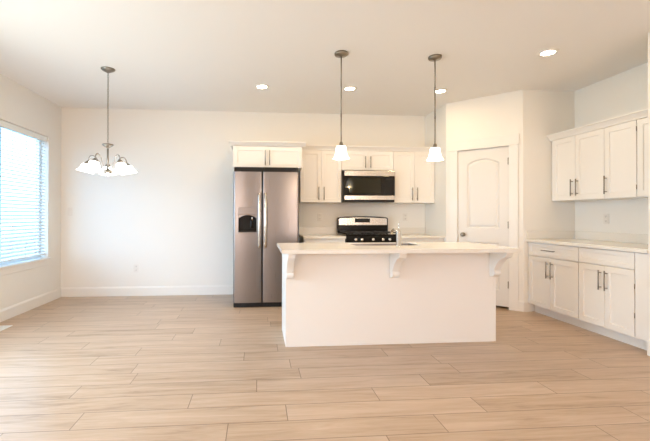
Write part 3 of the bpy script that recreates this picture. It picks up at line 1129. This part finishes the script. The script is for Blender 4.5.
for x in KNOBS:
    k = lathe([(0.021, 0.0), (0.0195, 0.022), (0.017, 0.027), (0.0, 0.027)], 20, Matrix.Translation((x, -0.6355, 0.855)) @ Matrix.Rotation(PI / 2, 4, 'X'), cap=False)
    obj('knob', k, M['chrome'], cpp)
od = obj('oven_door', bx(RX0 + 0.004, RX1 - 0.004, -0.635, -0.6005, 0.25, 0.782, 0.005), M['steel_h'], rg_)
obj('oven_window', bx(RX0 + 0.13, RX1 - 0.13, -0.637, -0.6353, 0.36, 0.63), M['blackglass'], od)
hd = tube([(RX0 + 0.05, -0.68, 0.735), (RX1 - 0.05, -0.68, 0.735)], 0.011, 12)
for x in (RX0 + 0.08, RX1 - 0.08):
    add_tube(hd, [(x, -0.634, 0.735), (x, -0.68, 0.735)], 0.009, 8)
obj('handle', hd, M['chrome'], od)
obj('drawer', bx(RX0 + 0.004, RX1 - 0.004, -0.635, -0.6005, 0.075, 0.243, 0.005), M['steel_h'], rg_)


# ---------------------------------------------------------------- lights
# recessed downlights
def downlight():
    r = thing('recessed_light', '', 'ceiling light', (0, 0, H), 0, 'recessed ceiling lights')
    tr = lathe([(0.058, -0.0008), (0.058, -0.004), (0.066, -0.009), (0.084, -0.007), (0.090, -0.0008)], 32, cap=False)
    obj('trim_ring', tr, M['trim'], r)
    obj('lens', lathe([(0.057, -0.0015), (0.057, -0.0035)], 32), M['lens'], r)
    return r


CANS = [((-0.142, -1.148), 'small round recessed ceiling light above the refrigerator, leftmost of the four'),
        ((0.936, -1.171), 'small round recessed ceiling light just right of the first pendant rod'),
        ((2.086, -1.178), 'small round recessed ceiling light just right of the second pendant rod'),
        ((2.572, -2.348), 'largest, rightmost recessed ceiling light, nearest the right wall cabinets')]
c0 = downlight()
for i, ((x, y), lb) in enumerate(CANS):
    if i == 0:
        c0.location = (x, y, H)
        c0['label'] = lb
    else:
        dup(c0, (x, y, H), None, lb)
    ceiling_disc_light('recessed_light_glow', x, y, 4.4, (1.0, 0.70, 0.35))


# island pendants
def pendant():
    r = thing('pendant_light', '', 'pendant light', (0, 0, H), 0, 'pendants over the island')
    obj('canopy', lathe([(0.064, -0.0006), (0.064, -0.018), (0.058, -0.026), (0.02, -0.030), (0.012, -0.036)], 32), M['nickel'], r)
    rod = bmesh.new()
    for z0, z1 in ((-0.030, -0.31), (-0.31, -0.60), (-0.60, -0.868)):
        add_lathe(rod, [(0.0062, z0), (0.0062, z1)], 12)
    for z in (-0.31, -0.60):
        add_lathe(rod, [(0.0078, z + 0.012), (0.0078, z - 0.012)], 12)
    obj('rod', rod, M['nickel'], r)
    obj('socket_cap', lathe([(0.010, -0.855), (0.014, -0.862), (0.019, -0.880), (0.024, -0.893), (0.030, -0.897)], 24), M['nickel'], r)
    z = -0.896
    prof = [(0.028, z), (0.042, z - 0.002), (0.048, z - 0.014), (0.051, z - 0.048), (0.057, z - 0.080), (0.068, z - 0.105), (0.079, z - 0.121)]
    inn = [(a - 0.004, b_ + 0.0005) for a, b_ in prof[::-1]]
    obj('glass_shade', lathe(prof + inn, 32, cap=False), M['shade'], r)
    obj('bulb', lathe([(0.0, z - 0.088), (0.016, z - 0.084), (0.026, z - 0.068), (0.026, z - 0.052), (0.015, z - 0.03), (0.012, z - 0.004)], 16, cap=False), M['bulb'], r)
    return r


p0 = pendant()
p0.location = (0.605, -2.17, H)
p0['label'] = 'brushed nickel pendant with white glass shade over the left part of the island'
p1_ = dup(p0, (1.540, -2.165, H), None, 'brushed nickel pendant with white glass shade over the right part of the island')

for q in (p0, p1_):          # the lit bulb of each pendant
    l = bpy.data.lights.new('pendant_bulb_glow', 'POINT')
    l.energy, l.color, l.shadow_soft_size = 9.0, (1.0, 0.72, 0.36), 0.02
    o = bpy.data.objects.new('pendant_bulb_glow', l)
    C.objects.link(o)
    o.location = q.location + Vector((0, 0, -1.008))

# dining chandelier
CHX, CHY = -1.785, -1.557
ch = thing('chandelier', 'five-arm brushed nickel chandelier with white glass shades on a chain', 'chandelier', (CHX, CHY, H))
obj('canopy', lathe([(0.072, -0.0006), (0.072, -0.006), (0.062, -0.016), (0.040, -0.028), (0.018, -0.038), (0.010, -0.044)], 32), M['nickel'], ch)
chain = bmesh.new()
zc, ztop = -0.040, -0.803
nl = 30
st = (zc - ztop) / nl
for i in range(nl):
    z = zc - st * (i + 0.5)
    lk = []
    for k in range(12):
        a = 2 * PI * k / 12
        u, v = 0.0075 * math.cos(a), (st * 0.66) * math.sin(a)
        lk.append((u, 0, z + v) if i % 2 else (0, u, z + v))
    add_tube(chain, lk, 0.0023, 6, closed=True)
obj('chain', chain, M['nickel'], ch)
stem = bmesh.new()
add_lathe(stem, [(0.006, -0.795), (0.052, -0.803), (0.060, -0.809), (0.048, -0.822), (0.026, -0.836), (0.013, -0.846), (0.010, -0.852)], 28)
add_lathe(stem, [(0.0095, -0.848), (0.0095, -1.085)], 16)
obj('stem', stem, M['nickel'], ch)
obj('hub', lathe([(0.012, -1.067), (0.02, -1.074), (0.044, -1.088), (0.048, -1.1), (0.036, -1.114), (0.018, -1.124), (0.012, -1.134), (0.013, -1.132), (0.006, -1.142)], 28), M['nickel'], ch)
for k in range(5):
    az = PI / 2 + 2 * PI * k / 5 + 0.363
    ca, sa = math.cos(az), math.sin(az)
    ctrl = [(0.030, -1.100), (0.058, -1.082), (0.084, -1.028), (0.108, -0.966), (0.138, -0.934), (0.172, -0.932), (0.191, -0.958), (0.199, -0.990)]
    pts = []
    for i in range(len(ctrl) - 1):      # Catmull-Rom through the control points
        q0, q1, q2, q3 = ctrl[max(i - 1, 0)], ctrl[i], ctrl[i + 1], ctrl[min(i + 2, len(ctrl) - 1)]
        for s in range(4):
            t_ = s / 4
            pts.append(tuple(0.5 * (2 * q1[j] + (q2[j] - q0[j]) * t_ + (2 * q0[j] - 5 * q1[j] + 4 * q2[j] - q3[j]) * t_ ** 2 +
                                    (3 * q1[j] - q0[j] - 3 * q2[j] + q3[j]) * t_ ** 3) for j in (0, 1)))
    pts.append(ctrl[-1])
    arm = obj('arm', tube([(r * ca, r * sa, z) for r, z in pts], 0.0052, 10), M['nickel'], ch)
    # shade hangs a little outward
    mtx = Matrix.Translation((0.199 * ca, 0.199 * sa, -0.988)) @ Matrix.Rotation(az, 4, 'Z') @ Matrix.Rotation(math.radians(-14), 4, 'Y')
    obj('socket_cap', lathe([(0.009, 0.004), (0.014, -0.004), (0.024, -0.014), (0.030, -0.026), (0.032, -0.032)], 20, mtx), M['nickel'], arm)
    prof = [(0.028, -0.0315), (0.040, -0.035), (0.049, -0.046), (0.055, -0.066), (0.064, -0.088), (0.078, -0.108), (0.088, -0.118)]
    inn = [(a - 0.004, b_ + 0.0005) for a, b_ in prof[::-1]]
    obj('glass_shade', lathe(prof + inn, 28, mtx, cap=False), M['shade2'], arm)
    obj('bulb', lathe([(0.0, -0.100), (0.015, -0.097), (0.024, -0.084), (0.024, -0.070), (0.014, -0.05), (0.012, -0.033)], 14, mtx, cap=False), M['bulb'], arm)


l = bpy.data.lights.new('chandelier_glow', 'POINT')      # the lit bulbs of the chandelier
l.energy, l.color, l.shadow_soft_size = 2.5, (0.93, 0.97, 1.0), 0.05
o = bpy.data.objects.new('chandelier_glow', l)
C.objects.link(o)
o.location = (CHX, CHY, H - 1.19)

# ---------------------------------------------------------------- outlets, switch, floor register
def outlet(label):
    r = thing('wall_outlet', label, 'outlet', (0, 0, 0), 0, 'wall outlets')
    obj('cover_plate', bx(-0.036, 0.036, -0.006, -0.0006, -0.058, 0.058, 0.003), M['plate'], r)
    for dz in (-0.027, 0.027):
        s_ = obj('socket', bx(-0.017, 0.017, -0.0085, -0.0062, dz - 0.017, dz + 0.017, 0.002), M['plate'], r)
        sl_ = bmesh.new()
        for dx in (-0.007, 0.007):
            add_box(sl_, dx - 0.0012, dx + 0.0012, -0.0092, -0.0086, dz - 0.003, dz + 0.008)
        add_lathe(sl_, [(0.003, 0), (0.003, 0.0006)], 8, Matrix.Translation((0, -0.0086, dz - 0.009)) @ Matrix.Rotation(PI / 2, 4, 'X'))
        obj('slots', sl_, M['slot'], s_)
    return r


o0 = outlet('white wall outlet low on the bare back wall left of the refrigerator')
o0.location = (-1.965, 0, 0.407)
dup(o0, (0.752, 0, 1.160), 0, 'white wall outlet above the counter left of the range')
dup(o0, (2.098, 0, 1.160), 0, 'white wall outlet above the counter right of the range')
dup(o0, (XR, -1.754, 1.150), -PI / 2, 'white wall outlet under the right wall cabinets')
sw = thing('light_switch', 'white light switch on the back wall near the left corner', 'switch', (-2.90, 0, 1.235))
obj('cover_plate', bx(-0.036, 0.036, -0.006, -0.0006, -0.058, 0.058, 0.003), M['plate'], sw)
obj('rocker', prism([(-0.0062, -0.033), (-0.0062, 0.033), (-0.008, 0.033), (-0.011, -0.033)], -0.016, 0.016, 'X'), M['plate'], sw)

vt = thing('floor_register', 'white metal floor register by the left wall under the window', 'vent', (-2.865, -1.575, 0))
f_ = bmesh.new()
hw, hl_ = 0.070, 0.115
for a in ((-hw, -hw + 0.018, -hl_, hl_), (hw - 0.018, hw, -hl_, hl_), (-hw + 0.018, hw - 0.018, -hl_, -hl_ + 0.018), (-hw + 0.018, hw - 0.018, hl_ - 0.018, hl_)):
    add_box(f_, a[0], a[1], a[2], a[3], 0.0004, 0.006)
obj('frame', f_, M['vinyl'], vt)
f_ = bmesh.new()
for i in range(9):
    y = -hl_ + 0.028 + i * (2 * hl_ - 0.056) / 8
    add_box(f_, -hw + 0.0185, hw - 0.0185, y - 0.006, y + 0.006, 0.0012, 0.0045)
obj('louvres', f_, M['vinyl'], vt)
obj('damper', bx(-hw + 0.0185, hw - 0.0185, -hl_ + 0.0185, hl_ - 0.0185, 0.0003, 0.0009), M['plate'], vt)
